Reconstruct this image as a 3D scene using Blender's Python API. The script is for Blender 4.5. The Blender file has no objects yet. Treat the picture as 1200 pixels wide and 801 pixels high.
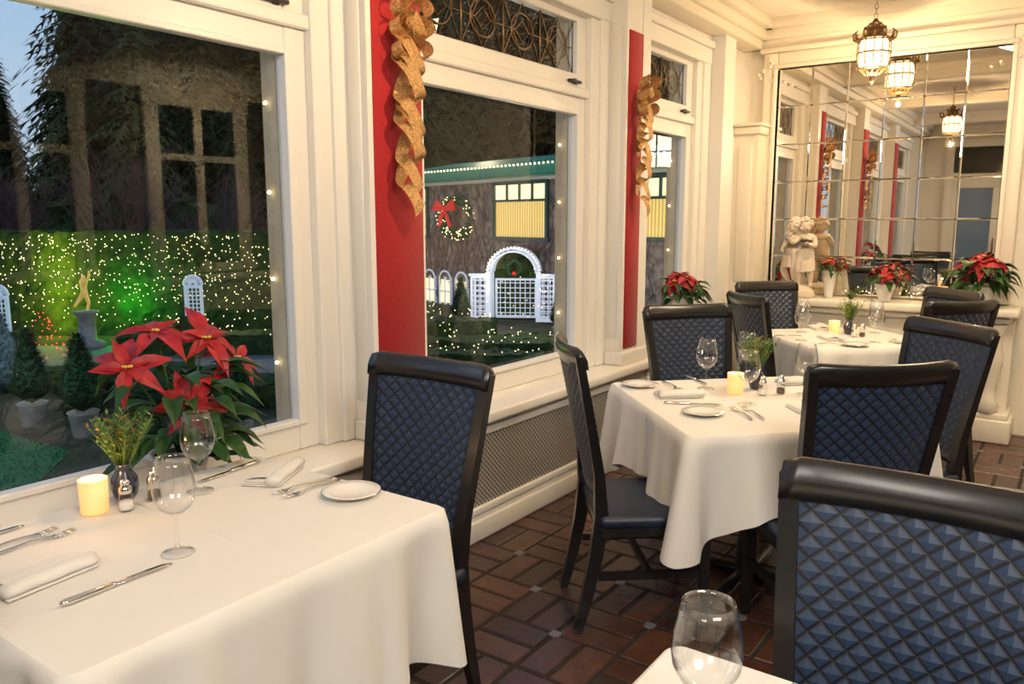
import bpy, bmesh, math, random
from mathutils import Vector, Matrix, noise
random.seed(7)
rnd=random.random
def ru(a,b): return a+(b-a)*random.random()
SC=bpy.context.scene
pi=math.pi
# ------------------------------------------------------------------ materials
def mat(name,col,rough=.5,metal=0,emis=None,estr=0,noise2=None,nscale=8,bump=None,bscale=60,coat=0,sheen=0,detail=4,objrand=0,spec=None):
    m=bpy.data.materials.new(name); m.use_nodes=True; nt=m.node_tree; N=nt.nodes; L=nt.links
    bs=N["Principled BSDF"]
    bs.inputs["Base Color"].default_value=(*col,1); bs.inputs["Roughness"].default_value=rough
    bs.inputs["Metallic"].default_value=metal
    if coat: bs.inputs["Coat Weight"].default_value=coat; bs.inputs["Coat Roughness"].default_value=.15
    if sheen: bs.inputs["Sheen Weight"].default_value=sheen
    if spec is not None: bs.inputs["Specular IOR Level"].default_value=spec
    if emis: bs.inputs["Emission Color"].default_value=(*emis,1); bs.inputs["Emission Strength"].default_value=estr
    tc=N.new("ShaderNodeTexCoord")
    if noise2:
        nz=N.new("ShaderNodeTexNoise"); nz.inputs["Scale"].default_value=nscale; nz.inputs["Detail"].default_value=detail
        L.new(tc.outputs["Object"],nz.inputs["Vector"])
        cr=N.new("ShaderNodeValToRGB"); cr.color_ramp.elements[0].position=.35; cr.color_ramp.elements[1].position=.68
        cr.color_ramp.elements[0].color=(*col,1); cr.color_ramp.elements[1].color=(*noise2,1)
        L.new(nz.outputs["Fac"],cr.inputs["Fac"])
        out=cr.outputs["Color"]
        if objrand:
            oi=N.new("ShaderNodeObjectInfo"); mp=N.new("ShaderNodeMapRange"); mp.inputs[3].default_value=1-objrand; mp.inputs[4].default_value=1+objrand
            L.new(oi.outputs["Random"],mp.inputs[0])
            hs=N.new("ShaderNodeHueSaturation"); L.new(mp.outputs[0],hs.inputs["Value"]); L.new(out,hs.inputs["Color"]); out=hs.outputs["Color"]
        L.new(out,bs.inputs["Base Color"])
    if bump:
        nb=N.new("ShaderNodeTexNoise"); nb.inputs["Scale"].default_value=bscale; nb.inputs["Detail"].default_value=3
        L.new(tc.outputs["Object"],nb.inputs["Vector"])
        bp=N.new("ShaderNodeBump"); bp.inputs["Strength"].default_value=bump; bp.inputs["Distance"].default_value=.01
        L.new(nb.outputs["Fac"],bp.inputs["Height"]); L.new(bp.outputs["Normal"],bs.inputs["Normal"])
    return m
def glassmat(name,tint=(1,1,1),edge=.5,base=.04,rough=.01):
    m=bpy.data.materials.new(name); m.use_nodes=True; nt=m.node_tree; N=nt.nodes; L=nt.links; N.clear()
    o=N.new("ShaderNodeOutputMaterial"); mx=N.new("ShaderNodeMixShader"); t=N.new("ShaderNodeBsdfTransparent"); g=N.new("ShaderNodeBsdfGlossy")
    t.inputs[0].default_value=(*tint,1); g.inputs["Roughness"].default_value=rough
    lw=N.new("ShaderNodeLayerWeight"); lw.inputs[0].default_value=.5
    pw=N.new("ShaderNodeMath"); pw.operation='POWER'; pw.inputs[1].default_value=3
    ml=N.new("ShaderNodeMath"); ml.operation='MULTIPLY_ADD'; ml.inputs[1].default_value=edge; ml.inputs[2].default_value=base
    L.new(lw.outputs["Facing"],pw.inputs[0]); L.new(pw.outputs[0],ml.inputs[0]); L.new(ml.outputs[0],mx.inputs[0])
    L.new(t.outputs[0],mx.inputs[1]); L.new(g.outputs[0],mx.inputs[2]); L.new(mx.outputs[0],o.inputs[0])
    return m
def emat(name,col,s):
    m=bpy.data.materials.new(name); m.use_nodes=True; nt=m.node_tree; nt.nodes.clear()
    e=nt.nodes.new("ShaderNodeEmission"); o=nt.nodes.new("ShaderNodeOutputMaterial"); nt.links.new(e.outputs[0],o.inputs[0])
    e.inputs[0].default_value=(*col,1); e.inputs[1].default_value=s; return m
white=mat("white_paint",(.80,.77,.72),.38,bump=.05,bscale=25)
whitew=mat("warm_white_paint",(.80,.73,.61),.45,bump=.05,bscale=25)
cream=mat("ceiling_paint",(.80,.75,.66),.7,bump=.05,bscale=15)
taupe=mat("taupe_wall_paint",(.10,.075,.055),.8,bump=.05,bscale=15)
red=mat("red_fabric",(.40,.007,.011),.8,noise2=(.34,.005,.009),nscale=60,bump=.2,bscale=400,sheen=.15)
gold=mat("gold_ribbon",(.50,.24,.07),.34,.7,noise2=(.90,.60,.28),nscale=130,bump=.9,bscale=250)
cloth=mat("white_linen",(.78,.755,.71),.8,noise2=(.74,.715,.67),nscale=3,bump=.12,bscale=700,sheen=.2)
black=mat("black_wood",(.008,.008,.009),.32,noise2=(.013,.012,.012),nscale=20,coat=.35)
leather=mat("navy_leather",(.009,.016,.038),.40,noise2=(.012,.021,.048),nscale=12,bump=.15,bscale=200)
silver=mat("polished_silver",(.78,.77,.75),.16,1)
china=mat("white_china",(.85,.83,.79),.15,coat=.6)
brass=mat("antique_brass",(.32,.20,.09),.35,.9,noise2=(.2,.12,.05),nscale=40)
potw=mat("white_ceramic_pot",(.75,.72,.66),.35,noise2=(.68,.64,.58),nscale=10)
pott=mat("garden_pot",(.30,.28,.25),.7,noise2=(.22,.2,.18),nscale=10)
leafg=mat("green_leaf",(.018,.060,.014),.45,noise2=(.04,.11,.025),nscale=12,spec=.4)
leafr=mat("red_bract",(.26,.004,.010),.5,noise2=(.46,.016,.022),nscale=22)
yel=mat("yellow_cyathia",(.7,.5,.08),.5)
marble=mat("cream_marble",(.70,.60,.48),.45,noise2=(.58,.47,.36),nscale=9,bump=.1,bscale=30)
wax=mat("candle_glass",(.85,.62,.35),.5,emis=(1,.48,.10),estr=.6)
waxw=mat("candle_wax",(.9,.8,.6),.5,emis=(1,.6,.22),estr=1.8)
flame=emat("candle_flame",(1,.72,.3),14)
bulb=emat("bulb_glow",(1,.82,.55),45)
dkvase=mat("dark_blue_vase",(.02,.025,.05),.15,coat=.8)
soil=mat("soil",(.03,.02,.012),.9)
pepper=mat("peppercorns",(.05,.03,.02),.8,noise2=(.12,.08,.05),nscale=200)
salt=mat("salt",(.8,.78,.74),.8)
herb=mat("herb_green",(.09,.17,.03),.6,noise2=(.14,.24,.06),nscale=40)
herbo=mat("herb_orange",(.45,.16,.03),.6)
cup=glassmat("clear_glass",(1,1,1),.85,.055)
pane=glassmat("window_glass",(.95,.97,.97),.30,.06)
lglass=mat("lantern_glass",(.9,.75,.5),.3,emis=(1,.74,.40),estr=3.8)
lead=mat("lead_came",(.05,.045,.04),.4,.6)
groutm=mat("grout",(.020,.015,.013),.9,noise2=(.032,.026,.023),nscale=30)
tiles=[mat("terracotta_%s"%k,c,.29,noise2=c2,nscale=14,bump=.3,bscale=30) for k,c,c2 in
  [("a",(.082,.030,.019),(.050,.022,.016)),("b",(.10,.037,.022),(.056,.026,.018)),("c",(.056,.023,.017),(.038,.018,.014)),("d",(.118,.046,.027),(.07,.031,.020))]]
dotm=mat("grey_inset_tile",(.17,.17,.19),.4)
def quiltmat():
    m=mat("quilted_navy",(.016,.04,.10),.40,sheen=.10,spec=.5); nt=m.node_tree; N=nt.nodes; L=nt.links; bs=N["Principled BSDF"]
    uv=N.new("ShaderNodeUVMap"); uv.uv_map="UVMap"; sp=N.new("ShaderNodeSeparateXYZ"); L.new(uv.outputs[0],sp.inputs[0])
    outs=[]
    for op in ('ADD','SUBTRACT'):
        a=N.new("ShaderNodeMath"); a.operation=op; L.new(sp.outputs[0],a.inputs[0]); L.new(sp.outputs[1],a.inputs[1])
        d=N.new("ShaderNodeMath"); d.operation='PINGPONG'; d.inputs[1].default_value=1; L.new(a.outputs[0],d.inputs[0]); outs.append(d)
    mn=N.new("ShaderNodeMath"); mn.operation='MINIMUM'; L.new(outs[0].outputs[0],mn.inputs[0]); L.new(outs[1].outputs[0],mn.inputs[1])
    cr=N.new("ShaderNodeValToRGB"); e=cr.color_ramp.elements; e[0].position=.14; e[0].color=(.003,.004,.009,1); e[1].position=.28; e[1].color=(.015,.034,.080,1)
    L.new(mn.outputs[0],cr.inputs[0]); L.new(cr.outputs[0],bs.inputs["Base Color"]); return m
quilt=quiltmat()
def grillemat():
    m=mat("perforated_metal",(.45,.44,.42),.35,.6); nt=m.node_tree; N=nt.nodes; L=nt.links; bs=N["Principled BSDF"]
    tc=N.new("ShaderNodeTexCoord"); mp=N.new("ShaderNodeMapping"); L.new(tc.outputs["Object"],mp.inputs[0]); mp.inputs["Rotation"].default_value=(pi/4,0,0); mp.inputs["Scale"].default_value=(0,55,55)
    v=N.new("ShaderNodeTexVoronoi"); v.inputs["Randomness"].default_value=0; v.inputs["Scale"].default_value=1; L.new(mp.outputs[0],v.inputs["Vector"])
    cr=N.new("ShaderNodeValToRGB"); e=cr.color_ramp.elements; e[0].position=.26; e[0].color=(.05,.045,.04,1); e[1].position=.34; e[1].color=(.68,.66,.62,1)
    L.new(v.outputs["Distance"],cr.inputs[0]); L.new(cr.outputs[0],bs.inputs["Base Color"]); return m
grille=grillemat()
mirror=mat("mirror_silver",(.86,.82,.74),.012,1)
mirrorseam=mat("mirror_seam",(.30,.27,.22),.3,.7)
# exterior mats
stone=mat("exterior_stone_glow",(.42,.36,.27),.8,noise2=(.34,.28,.2),nscale=12,emis=(.5,.36,.18),estr=.12)  # emission puts the look of lit stone into the material
conm=mat("conifer_needles",(.032,.046,.018),.8,noise2=(.085,.088,.034),nscale=.8,objrand=.55,spec=.1)
bark=mat("bark",(.07,.05,.035),.9,spec=.1)
twig=mat("bare_twigs",(.13,.080,.075),.9,spec=.1)
vine=mat("vine_stems",(.24,.16,.13),.9,spec=.1)
hedgem=mat("hedge_leaves",(.020,.042,.012),.8,noise2=(.05,.072,.02),nscale=6,bump=1,bscale=20,spec=.1)
topim=mat("topiary_leaves",(.022,.062,.028),.8,noise2=(.045,.105,.045),nscale=15,bump=1,bscale=60,spec=.1)
bluesp=mat("blue_spruce",(.06,.11,.13),.8,noise2=(.10,.17,.19),nscale=15,spec=.1)
lawnm=mat("lawn_grass",(.030,.115,.045),.95,noise2=(.055,.175,.07),nscale=9,bump=.8,bscale=120,spec=.05,detail=10)
groundm=mat("garden_soil",(.038,.042,.024),.9,noise2=(.07,.066,.04),nscale=3,spec=.1)
pathm=mat("stone_path",(.12,.115,.105),.7,noise2=(.18,.17,.16),nscale=5)
ivy=mat("ivy_wall",(.12,.092,.080),.9,noise2=(.36,.285,.245),nscale=5,bump=1,bscale=12,detail=10,spec=.1)
roofm=mat("green_roof_glow",(.02,.14,.09),.5,noise2=(.03,.17,.11),nscale=5,emis=(.02,.2,.12),estr=.2)  # green roof colour plus emission in place of light on it
winlit=mat("lit_blind",(.7,.5,.15),.6,emis=(1,.70,.22),estr=.7)
winlit2=mat("lit_pane",(.8,.6,.3),.6,emis=(1,.82,.42),estr=1.5)
wpaint=mat("white_lattice_paint_glow",(.72,.76,.82),.5,emis=(.6,.7,.9),estr=.22)  # white paint, with emission added so the lattice looks lit
fairy=emat("fairy_light_glow",(1,.78,.36),8)
fairyr=emat("red_light_glow",(1,.06,.03),4)
goldst=mat("gilded_statue_glow",(.7,.45,.12),.4,.5,emis=(1,.6,.15),estr=.3)  # emission stands in for light falling on the gilding
bowred=mat("red_bow_glow",(.6,.02,.015),.6,emis=(1,.04,.02),estr=.25)  # slight emission brightens the red, the bow is no lamp
dark=mat("dark_glass",(.01,.012,.014),.08)
doorgl=mat("door_glass_glow",(.05,.06,.07),.05,emis=(.5,.6,.7),estr=.13)  # weak emission stands in for daylight behind the panes
mat_dk=mat("window_frame_teal",(.03,.08,.07),.5); blindm=mat("blind_slat",(.5,.33,.1),.6,emis=(1,.6,.15),estr=.35)
# ------------------------------------------------------------------ mesh builder
class B:
    def __init__(s): s.v=[];s.f=[];s.m=[];s.s=[];s.mats=[];s.uv={}
    def mi(s,mt):
        if mt not in s.mats: s.mats.append(mt)
        return s.mats.index(mt)
    def add(s,vs,fs,mt,sm=False,M=None,uvs=None):
        o=len(s.v); i=s.mi(mt)
        for p in vs: s.v.append(M@Vector(p) if M is not None else Vector(p))
        for k,f in enumerate(fs):
            if uvs: s.uv[len(s.f)]=uvs[k]
            s.f.append([o+a for a in f]); s.m.append(i); s.s.append(sm)
    def box(s,a,b,mt,M=None):
        x0,y0,z0=a;x1,y1,z1=b
        s.add([(x0,y0,z0),(x1,y0,z0),(x1,y1,z0),(x0,y1,z0),(x0,y0,z1),(x1,y0,z1),(x1,y1,z1),(x0,y1,z1)],
              [(0,3,2,1),(4,5,6,7),(0,1,5,4),(1,2,6,5),(2,3,7,6),(3,0,4,7)],mt,False,M)
    def rbox(s,a,b,r,mt,M=None,seg=2,sm=True):
        bm=bmesh.new(); bmesh.ops.create_cube(bm,size=1)
        for v in bm.verts: v.co=Vector([(a[i]+b[i])/2+v.co[i]*(b[i]-a[i]) for i in range(3)])
        bmesh.ops.bevel(bm,geom=bm.edges[:],offset=r,segments=seg,affect='EDGES',profile=.5)
        bm.verts.index_update()
        s.add([v.co.copy() for v in bm.verts],[[v.index for v in f.verts] for f in bm.faces],mt,sm,M); bm.free()
    def rings(s,R,mt,sm=True,closed=True,cap=True,M=None):
        n=len(R[0]); vs=[p for r in R for p in r]; fs=[]
        for i in range(len(R)-1):
            for j in range(n if closed else n-1):
                k=(j+1)%n; fs.append((i*n+j,i*n+k,(i+1)*n+k,(i+1)*n+j))
        if cap and closed: fs.append(tuple(range(n-1,-1,-1))); fs.append(tuple((len(R)-1)*n+j for j in range(n)))
        s.add(vs,fs,mt,sm,M)
    def lathe(s,prof,mt,n=24,M=None,cap=False,sm=True):
        R=[[(r*math.cos(2*pi*j/n),r*math.sin(2*pi*j/n),z) for j in range(n)] for r,z in prof]
        s.rings(R,mt,sm,True,cap,M)
    def tube(s,P,rad,mt,n=6,M=None,cap=True):
        P=[Vector(p) for p in P]
        if not hasattr(rad,'__len__'): rad=[rad]*len(P)
        R=[]; t0=(P[1]-P[0]).normalized(); u=t0.orthogonal().normalized()
        for i,p in enumerate(P):
            t=(P[min(i+1,len(P)-1)]-P[max(i-1,0)])
            if t.length<1e-9: t=t0
            t=t.normalized(); u=(u-t*u.dot(t)); u=u.normalized() if u.length>1e-6 else t.orthogonal().normalized(); w=t.cross(u)
            R.append([p+(u*math.cos(2*pi*j/n)+w*math.sin(2*pi*j/n))*rad[i] for j in range(n)])
        s.rings(R,mt,True,True,cap,M)
    def octa(s,p,r,mt):
        x,y,z=p
        s.add([(x+r,y,z),(x-r,y,z),(x,y+r,z),(x,y-r,z),(x,y,z+r),(x,y,z-r)],[(0,2,4),(2,1,4),(1,3,4),(3,0,4),(2,0,5),(1,2,5),(3,1,5),(0,3,5)],mt)
    def sphere(s,c,r,mt,n=10,m=6,sc=(1,1,1),M=None):
        R=[]
        for i in range(m+1):
            a=pi*(i/m)*.998+.001
            R.append([(c[0]+r*sc[0]*math.sin(a)*math.cos(2*pi*j/n),c[1]+r*sc[1]*math.sin(a)*math.sin(2*pi*j/n),c[2]-r*sc[2]*math.cos(a)) for j in range(n)])
        s.rings(R,mt,True,True,False,M)
    def mesh(s,name):
        me=bpy.data.meshes.new(name); me.from_pydata([tuple(p) for p in s.v],[],s.f)
        for m in s.mats: me.materials.append(m)
        me.polygons.foreach_set("material_index",s.m); me.polygons.foreach_set("use_smooth",s.s)
        if s.uv:
            ul=me.uv_layers.new(name="UVMap")
            for fi,uvs in s.uv.items():
                p=me.polygons[fi]
                for k,li in enumerate(p.loop_indices): ul.data[li].uv=uvs[k]
        me.update(); return me
    def obj(s,name,loc=(0,0,0),rz=0): return place(s.mesh(name),name,loc,rz)
def place(me,name,loc=(0,0,0),rz=0,sc=1,rot=None):
    o=bpy.data.objects.new(name,me); o.location=loc; o.rotation_euler=rot if rot else (0,0,rz); o.scale=(sc,sc,sc) if not hasattr(sc,'__len__') else sc
    SC.collection.objects.link(o); return o
def T(x,y,z): return Matrix.Translation((x,y,z))
def RZ(a): return Matrix.Rotation(a,4,'Z')
# ------------------------------------------------------------------ camera
cam=bpy.data.objects.new("camera",bpy.data.cameras.new("camera")); SC.collection.objects.link(cam)
cam.location=(0,0,1.49); cam.rotation_euler=(pi/2-math.radians(8.76),0,math.radians(35.4)); cam.data.lens=27.9; cam.data.sensor_width=36
cam.data.clip_start=.05; cam.data.clip_end=300; SC.camera=cam
# ------------------------------------------------------------------ room
ZC=3.0
X0=-2.2; YF=6.45; YB=-2.3; XR=3.0
b=B(); b.box((-2.5,YB-.1,-.9),(X0,YF,.57),white); b.box((-2.5,YB-.1,2.665),(-2.31,YF,ZC),white)
piers=[(-1.93,-1.64),(.12,.41),(2.17,2.46),(4.22,4.52),(5.75,5.96)]
for a,c in piers: b.box((-2.42,a,.57),(X0,c,ZC-.01),white)
b.box((-2.42,5.96,.57),(-2.28,YF,2.68),white)
b.box((-2.42,YB,.57),(X0,-1.93,2.68),white)
bays=[(-1.64,.12,-1.42,-.1),(.41,2.17,.62,1.93),(2.46,4.22,2.64,3.95),(4.52,5.75,4.74,5.46)]
b.obj("wall_left")
b=B()
g=[YB]+[v for _,_,p,q in bays for v in (p,q)]+[YF]
for i in range(0,len(g),2): b.box((-2.50,g[i],.55),(-2.425,g[i+1],2.66),stone)
b.obj("trim_exterior_stone")
b=B()
for i in range(2,len(g)-1,2):
    for k in range(5): b.sphere((-2.465,g[i]-.014,.95+k*.32),.0075,fairy,8,5)
b.obj("string_lights")
b=B(); b.rbox((-2.44,YB,.565),(-2.13,5.76,.62),.012,white); b.obj("trim_window_sill")
for n,(p0,p1,g0,g1) in enumerate(bays):
    b=B()
    def fr(y0,y1,z0,z1,x1,x0=-2.42): b.rbox((x0,y0,z0),(x1,y1,z1),.006,white,seg=1,sm=False)
    fr(p0,g0-.09,.62,2.655,-2.32); fr(g1+.09,p1,.62,2.655,-2.32)
    fr(g1+.17,p1,.62,2.655,-2.30)
    fr(p0,p1,2.60,2.71,-2.295); fr(p0,p1,2.71,2.76,-2.275)
    fr(g0-.095,g0,.62,2.17,-2.36); fr(g1,g1+.095,.62,2.17,-2.36); fr(g0,g1,.62,.73,-2.362); fr(g0,g1,2.08,2.17,-2.362)
    fr(p0,p1,2.165,2.215,-2.335)
    for (ya,yb,za,zb) in ((g0-.03,g0+.010,.72,2.09),(g1-.010,g1+.03,.72,2.09),(g0+.01,g1-.01,.72,.742),(g0+.01,g1-.01,2.068,2.09)): b.rbox((-2.395,ya,za),(-2.348,yb,zb),.004,white,seg=1,sm=False)
    fr(g0-.095,g0,2.21,2.61,-2.36); fr(g1,g1+.095,2.21,2.61,-2.36); fr(g0,g1,2.21,2.29,-2.362); fr(g0,g1,2.565,2.605,-2.362)
    b.add([(-2.40,g0,.73),(-2.40,g1,.73),(-2.40,g1,2.08),(-2.40,g0,2.08)],[(0,1,2,3)],pane)
    b.add([(-2.40,g0,2.29),(-2.40,g1,2.29),(-2.40,g1,2.57),(-2.40,g0,2.57)],[(0,1,2,3)],pane)
    W_=g1-g0; k=max(2,int(round(W_/.33))); w=W_/k; zc=2.43
    for i in range(k+1): b.tube([(-2.395,g0+i*w,2.29),(-2.395,g0+i*w,2.57)],.0045,brass,4)
    for i in range(k):
        c=g0+(i+.5)*w
        b.tube([(-2.395,c+math.cos(t*pi/8)*w*.30,zc+math.sin(t*pi/8)*.085) for t in range(17)],.0045,brass,4)
        b.tube([(-2.395,c-w/2,2.29),(-2.395,c,2.57),(-2.395,c+w/2,2.29)],.0032,brass,4)
        b.tube([(-2.395,c-w/2,2.57),(-2.395,c,2.29),(-2.395,c+w/2,2.57)],.0032,brass,4)
        b.tube([(-2.395,c-w/2,zc),(-2.395,c-.06,zc),(-2.395,c,zc+.05),(-2.395,c+.06,zc),(-2.395,c,zc-.05),(-2.395,c-.06,zc)],.0032,brass,4)
        b.tube([(-2.395,c+.06,zc),(-2.395,c+w/2,zc)],.0032,brass,4)
    b.rbox((-2.36,g1-.11,2.235),(-2.335,g1+.01,2.25),.004,lead); b.rbox((-2.36,g1-.05,2.23),(-2.35,g1-.02,2.26),.003,lead)
    b.obj("window_%d"%(n+1))
b=B()
for a,c in piers[:4]:
    b.rbox((-2.3,a-.02,.62),(X0+.025,c+.02,.70),.008,white)
    b.box((-2.3,a-.006,.70),(X0+.006,a+.02,ZC-.2),white)
    if a>4: b.box((-2.3,c-.10,.70),(X0+.006,c+.004,ZC-.2),white)
    if a>0:
        for y0,y1 in ((a-.012,a-.004),): b.rbox((-2.29,y0,.78),(-2.225,y1,2.6),.003,white,seg=1)
b.obj("trim_pier")
for a,c in ((2.19,2.458),(4.245,4.415),(.14,.40)):
    b=B(); b.rbox((X0+.001,a,.72),(X0+.012,c,2.56),.003,red,seg=1); b.obj("red_fabric_panel")
for a,c in ((.5,2.1),(2.55,4.15),(4.6,5.7)):
    b=B(); b.box((X0+.001,a,.16),(X0+.008,c,.50),grille)
    for y0,y1,z0,z1 in ((a-.04,c+.04,.50,.535),(a-.04,c+.04,.125,.16),(a-.04,a,.16,.50),(c,c+.04,.16,.50)): b.rbox((X0+.001,y0,z0),(X0+.022,y1,z1),.005,white)
    b.obj("radiator_grille")
b=B(); b.rbox((X0+.001,YB,0),(X0+.03,5.96,.10),.008,white); b.rbox((X0+.001,YB,.10),(X0+.016,5.96,.12),.004,white); b.obj("baseboard_left")
# far wall
b=B(); b.box((-2.6,YF,0),(XR+.1,YF+.15,ZC),whitew); b.obj("wall_far")
b=B(); b.box((-2.28,6.22,0),(-2.09,YF-.001,2.16),whitew)
b.rbox((-2.28,6.19,2.14),(-2.06,YF-.001,2.20),.01,whitew); b.rbox((-2.28,6.17,2.20),(-2.05,YF-.001,2.225),.006,whitew)
b.rbox((-2.24,6.205,1.0),(-2.13,6.225,2.05),.008,whitew); b.obj("trim_pilaster")
b=B()
for (x0,x1,z0,z1,y) in ((-2.13,-2.02,.91,2.76,6.38),(-.47,-.36,.91,2.76,6.38),(-2.02,-.47,2.64,2.76,6.382),(-2.16,-.33,2.76,2.80,6.36)):
    b.rbox((x0,y,z0),(x1,YF-.001,z1),.012,whitew)
for (x0,x1,z0,z1,y) in ((-2.05,-2.02,.91,2.64,6.365),(-.47,-.44,.91,2.64,6.365),(-2.05,-.44,2.64,2.67,6.367)): b.rbox((x0,y,z0),(x1,YF-.02,z1),.006,whitew)
for cx,sg in ((-2.075,1),(-.415,-1)):
    for k in range(9): b.sphere((cx+sg*.022*k*math.cos(k*.8),6.37,2.71-.026*k),.02-.0012*k,whitew,8,5,(1,.5,1))
mx0,mx1,mz0,mz1=-2.02,-.47,.92,2.64; nx,nz=6,6
b.box((mx0,6.425,mz0),(mx1,6.44,mz1),mirrorseam)
for i in range(nx):
    for j in range(nz):
        w=(mx1-mx0)/nx; h=(mz1-mz0)/nz; x0=mx0+i*w+.0012; x1=x0+w-.0024; z0=mz0+j*h+.0012; z1=z0+h-.0024; e=.006
        ty=ru(-.0006,.0006); tz=ru(-.0006,.0006)+.003
        def yy(x,z): return 6.42+(x-(x0+x1)/2)*(tz)+(z-(z0+z1)/2)*ty
        o=[(x0,6.4215,z0),(x1,6.4215,z0),(x1,6.4215,z1),(x0,6.4215,z1)]
        q=[(x,yy(x,z),z) for x,z in ((x0+e,z0+e),(x1-e,z0+e),(x1-e,z1-e),(x0+e,z1-e))]
        b.add(o+q,[(4,5,6,7),(0,1,5,4),(1,2,6,5),(2,3,7,6),(3,0,4,7)],mirror)
for i in range(1,nx):
    for j in range(1,nz):
        b.sphere((mx0+i*(mx1-mx0)/nx,6.416,mz0+j*(mz1-mz0)/nz),.008,brass,8,5,(1,.6,1))
b.obj("paneled_wall_mirror")
b=B(); b.box((-2.07,6.20,0),(-.5,YF-.002,.85),whitew); b.rbox((-2.07,6.08,.85),(-.28,6.449,.905),.012,whitew); b.rbox((-2.07,6.15,.80),(-.33,YF-.002,.85),.008,whitew)
for i in range(4):
    x=-2.0+i*.38; b.rbox((x,6.185,.2),(x+.30,6.21,.72),.01,whitew)
b.box((-.52,6.20,.12),(-.31,6.40,.80),whitew); b.rbox((-.56,6.09,0),(-.27,6.42,.16),.012,whitew); b.rbox((-.54,6.11,.16),(-.29,6.41,.20),.01,whitew)
b.lathe([(.05,.20),(.075,.24),(.05,.30),(.04,.36),(.065,.5),(.075,.58),(.05,.70),(.07,.76),(.08,.80)],whitew,16,T(-.42,6.15,0))
b.obj("ledge_cabinet")
b=B(); b.box((XR,YB,0),(XR+.15,YF,ZC),taupe); b.obj("wall_right")
b=B(); b.box((-2.6,YB-.15,0),(XR+.1,YB,ZC),whitew); b.obj("wall_back")
b=B()
def door(b,x0,x1,y):
    b.rbox((x0-.12,y,0),(x0,y+.06,2.75),.01,whitew); b.rbox((x1,y,0),(x1+.12,y+.06,2.75),.01,whitew); b.rbox((x0-.16,y,2.66),(x1+.16,y+.09,2.80),.01,whitew)
    b.box((x0,y,2.12),(x1,y+.05,2.24),whitew); b.box((x0,y+.01,2.24),(x1,y+.03,2.66),dark)
    xm=(x0+x1)/2
    for a,c in ((x0,xm-.005),(xm+.005,x1)):
        b.box((a,y+.005,0),(c,y+.02,2.12),doorgl)
        b.rbox((a,y,0),(a+.11,y+.05,2.12),.006,whitew); b.rbox((c-.11,y,0),(c,y+.05,2.12),.006,whitew)
        b.rbox((a,y,0),(c,y+.052,.3),.006,whitew); b.rbox((a,y,2.0),(c,y+.052,2.12),.006,whitew)
        b.tube([(c-.05 if a==x0 else a+.05,y+.07,.95),(c-.05 if a==x0 else a+.05,y+.07,1.2)],.01,brass)
door(b,-1.75,-.35,YB+.001); b.obj("door_1")
b=B()
for y0,y1 in ((4.7,5.6),(2.9,3.8)):
    b.rbox((XR-.05,y0-.16,1.0),(XR-.001,y0,2.75),.008,whitew); b.rbox((XR-.05,y1,1.0),(XR-.001,y1+.16,2.75),.008,whitew); b.rbox((XR-.06,y0-.18,2.65),(XR-.001,y1+.18,2.82),.008,whitew); b.rbox((XR-.1,y0-.18,.93),(XR-.001,y1+.18,1.02),.008,whitew)
    b.box((XR-.02,y0,1.02),(XR-.01,y1,2.65),dark); b.rbox((XR-.04,(y0+y1)/2-.05,1.0),(XR-.001,(y0+y1)/2+.05,2.65),.004,whitew); b.rbox((XR-.042,y0,2.1),(XR-.001,y1,2.17),.004,whitew)
b.obj("window_5")
b=B(); b.box((-2.6,YB-.1,ZC),(XR+.15,YF+.15,ZC+.1),cream); b.obj("ceiling")
b=B()
for y in (-.6,1.6,3.7): b.rbox((-2.3,y,2.86),(XR,y+.16,ZC+.01),.015,cream); b.rbox((-2.3,y-.03,2.95),(XR,y+.19,ZC+.01),.01,cream)
b.rbox((.4,YB,2.87),(.56,YF,ZC+.01),.015,cream)
b.obj("trim_ceiling_beams")
b=B()
for d,z in ((.05,2.80),(.09,2.86),(.15,2.93)):
    b.rbox((-2.32,YB,z),(-2.3+.1+d,YF,ZC+.005),.012,whitew); b.rbox((-2.3,YF-d,z),(XR,YF+.01,ZC+.005),.012,whitew); b.rbox((XR-d,YB,z),(XR+.01,YF,ZC+.005),.012,whitew); b.rbox((-2.3,YB-.01,z),(XR,YB+d,ZC+.005),.012,whitew)
b.obj("trim_crown_moulding")
b=B(); b.rbox((-1.75,5.55,2.985),(-1.1,5.60,2.995),.003,lead); b.rbox((-1.78,5.52,2.99),(-1.07,5.63,2.999),.003,cream); b.obj("ceiling_vent")
# floor
b=B(); b.box((-2.6,YB-.1,-.1),(XR+.15,YF+.15,-.006),groundm)
b.add([(-2.25,YB,-.004),(XR,YB,-.004),(XR,YF,-.004),(-2.25,YF,-.004)],[(0,1,2,3)],groutm)
S=.255; gp=.013
def tile(x0,y0,x1,y1,mt,z=0,e=.006):
    b.add([(x0,y0,z-.005),(x1,y0,z-.005),(x1,y1,z-.005),(x0,y1,z-.005),(x0+e,y0+e,z),(x1-e,y0+e,z),(x1-e,y1-e,z),(x0+e,y1-e,z)],[(4,5,6,7),(0,1,5,4),(1,2,6,5),(2,3,7,6),(3,0,4,7)],mt)
for i in range(int(5.2/S)+1):
    for j in range(int(8.75/S)+1):
        x=-2.2+i*S; y=YB+j*S
        for k in (0,1):
            if (i+j)%2: tile(x+gp/2,y+k*S/2+gp/2,x+S-gp/2,y+(k+1)*S/2-gp/2,random.choice(tiles),ru(-.001,.0005))
            else: tile(x+k*S/2+gp/2,y+gp/2,x+(k+1)*S/2-gp/2,y+S-gp/2,random.choice(tiles),ru(-.001,.0005))
        if (i+j)%2: tile(x-.021,y-.021,x+.021,y+.021,dotm,.0015,.003)
b.obj("floor")
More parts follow.
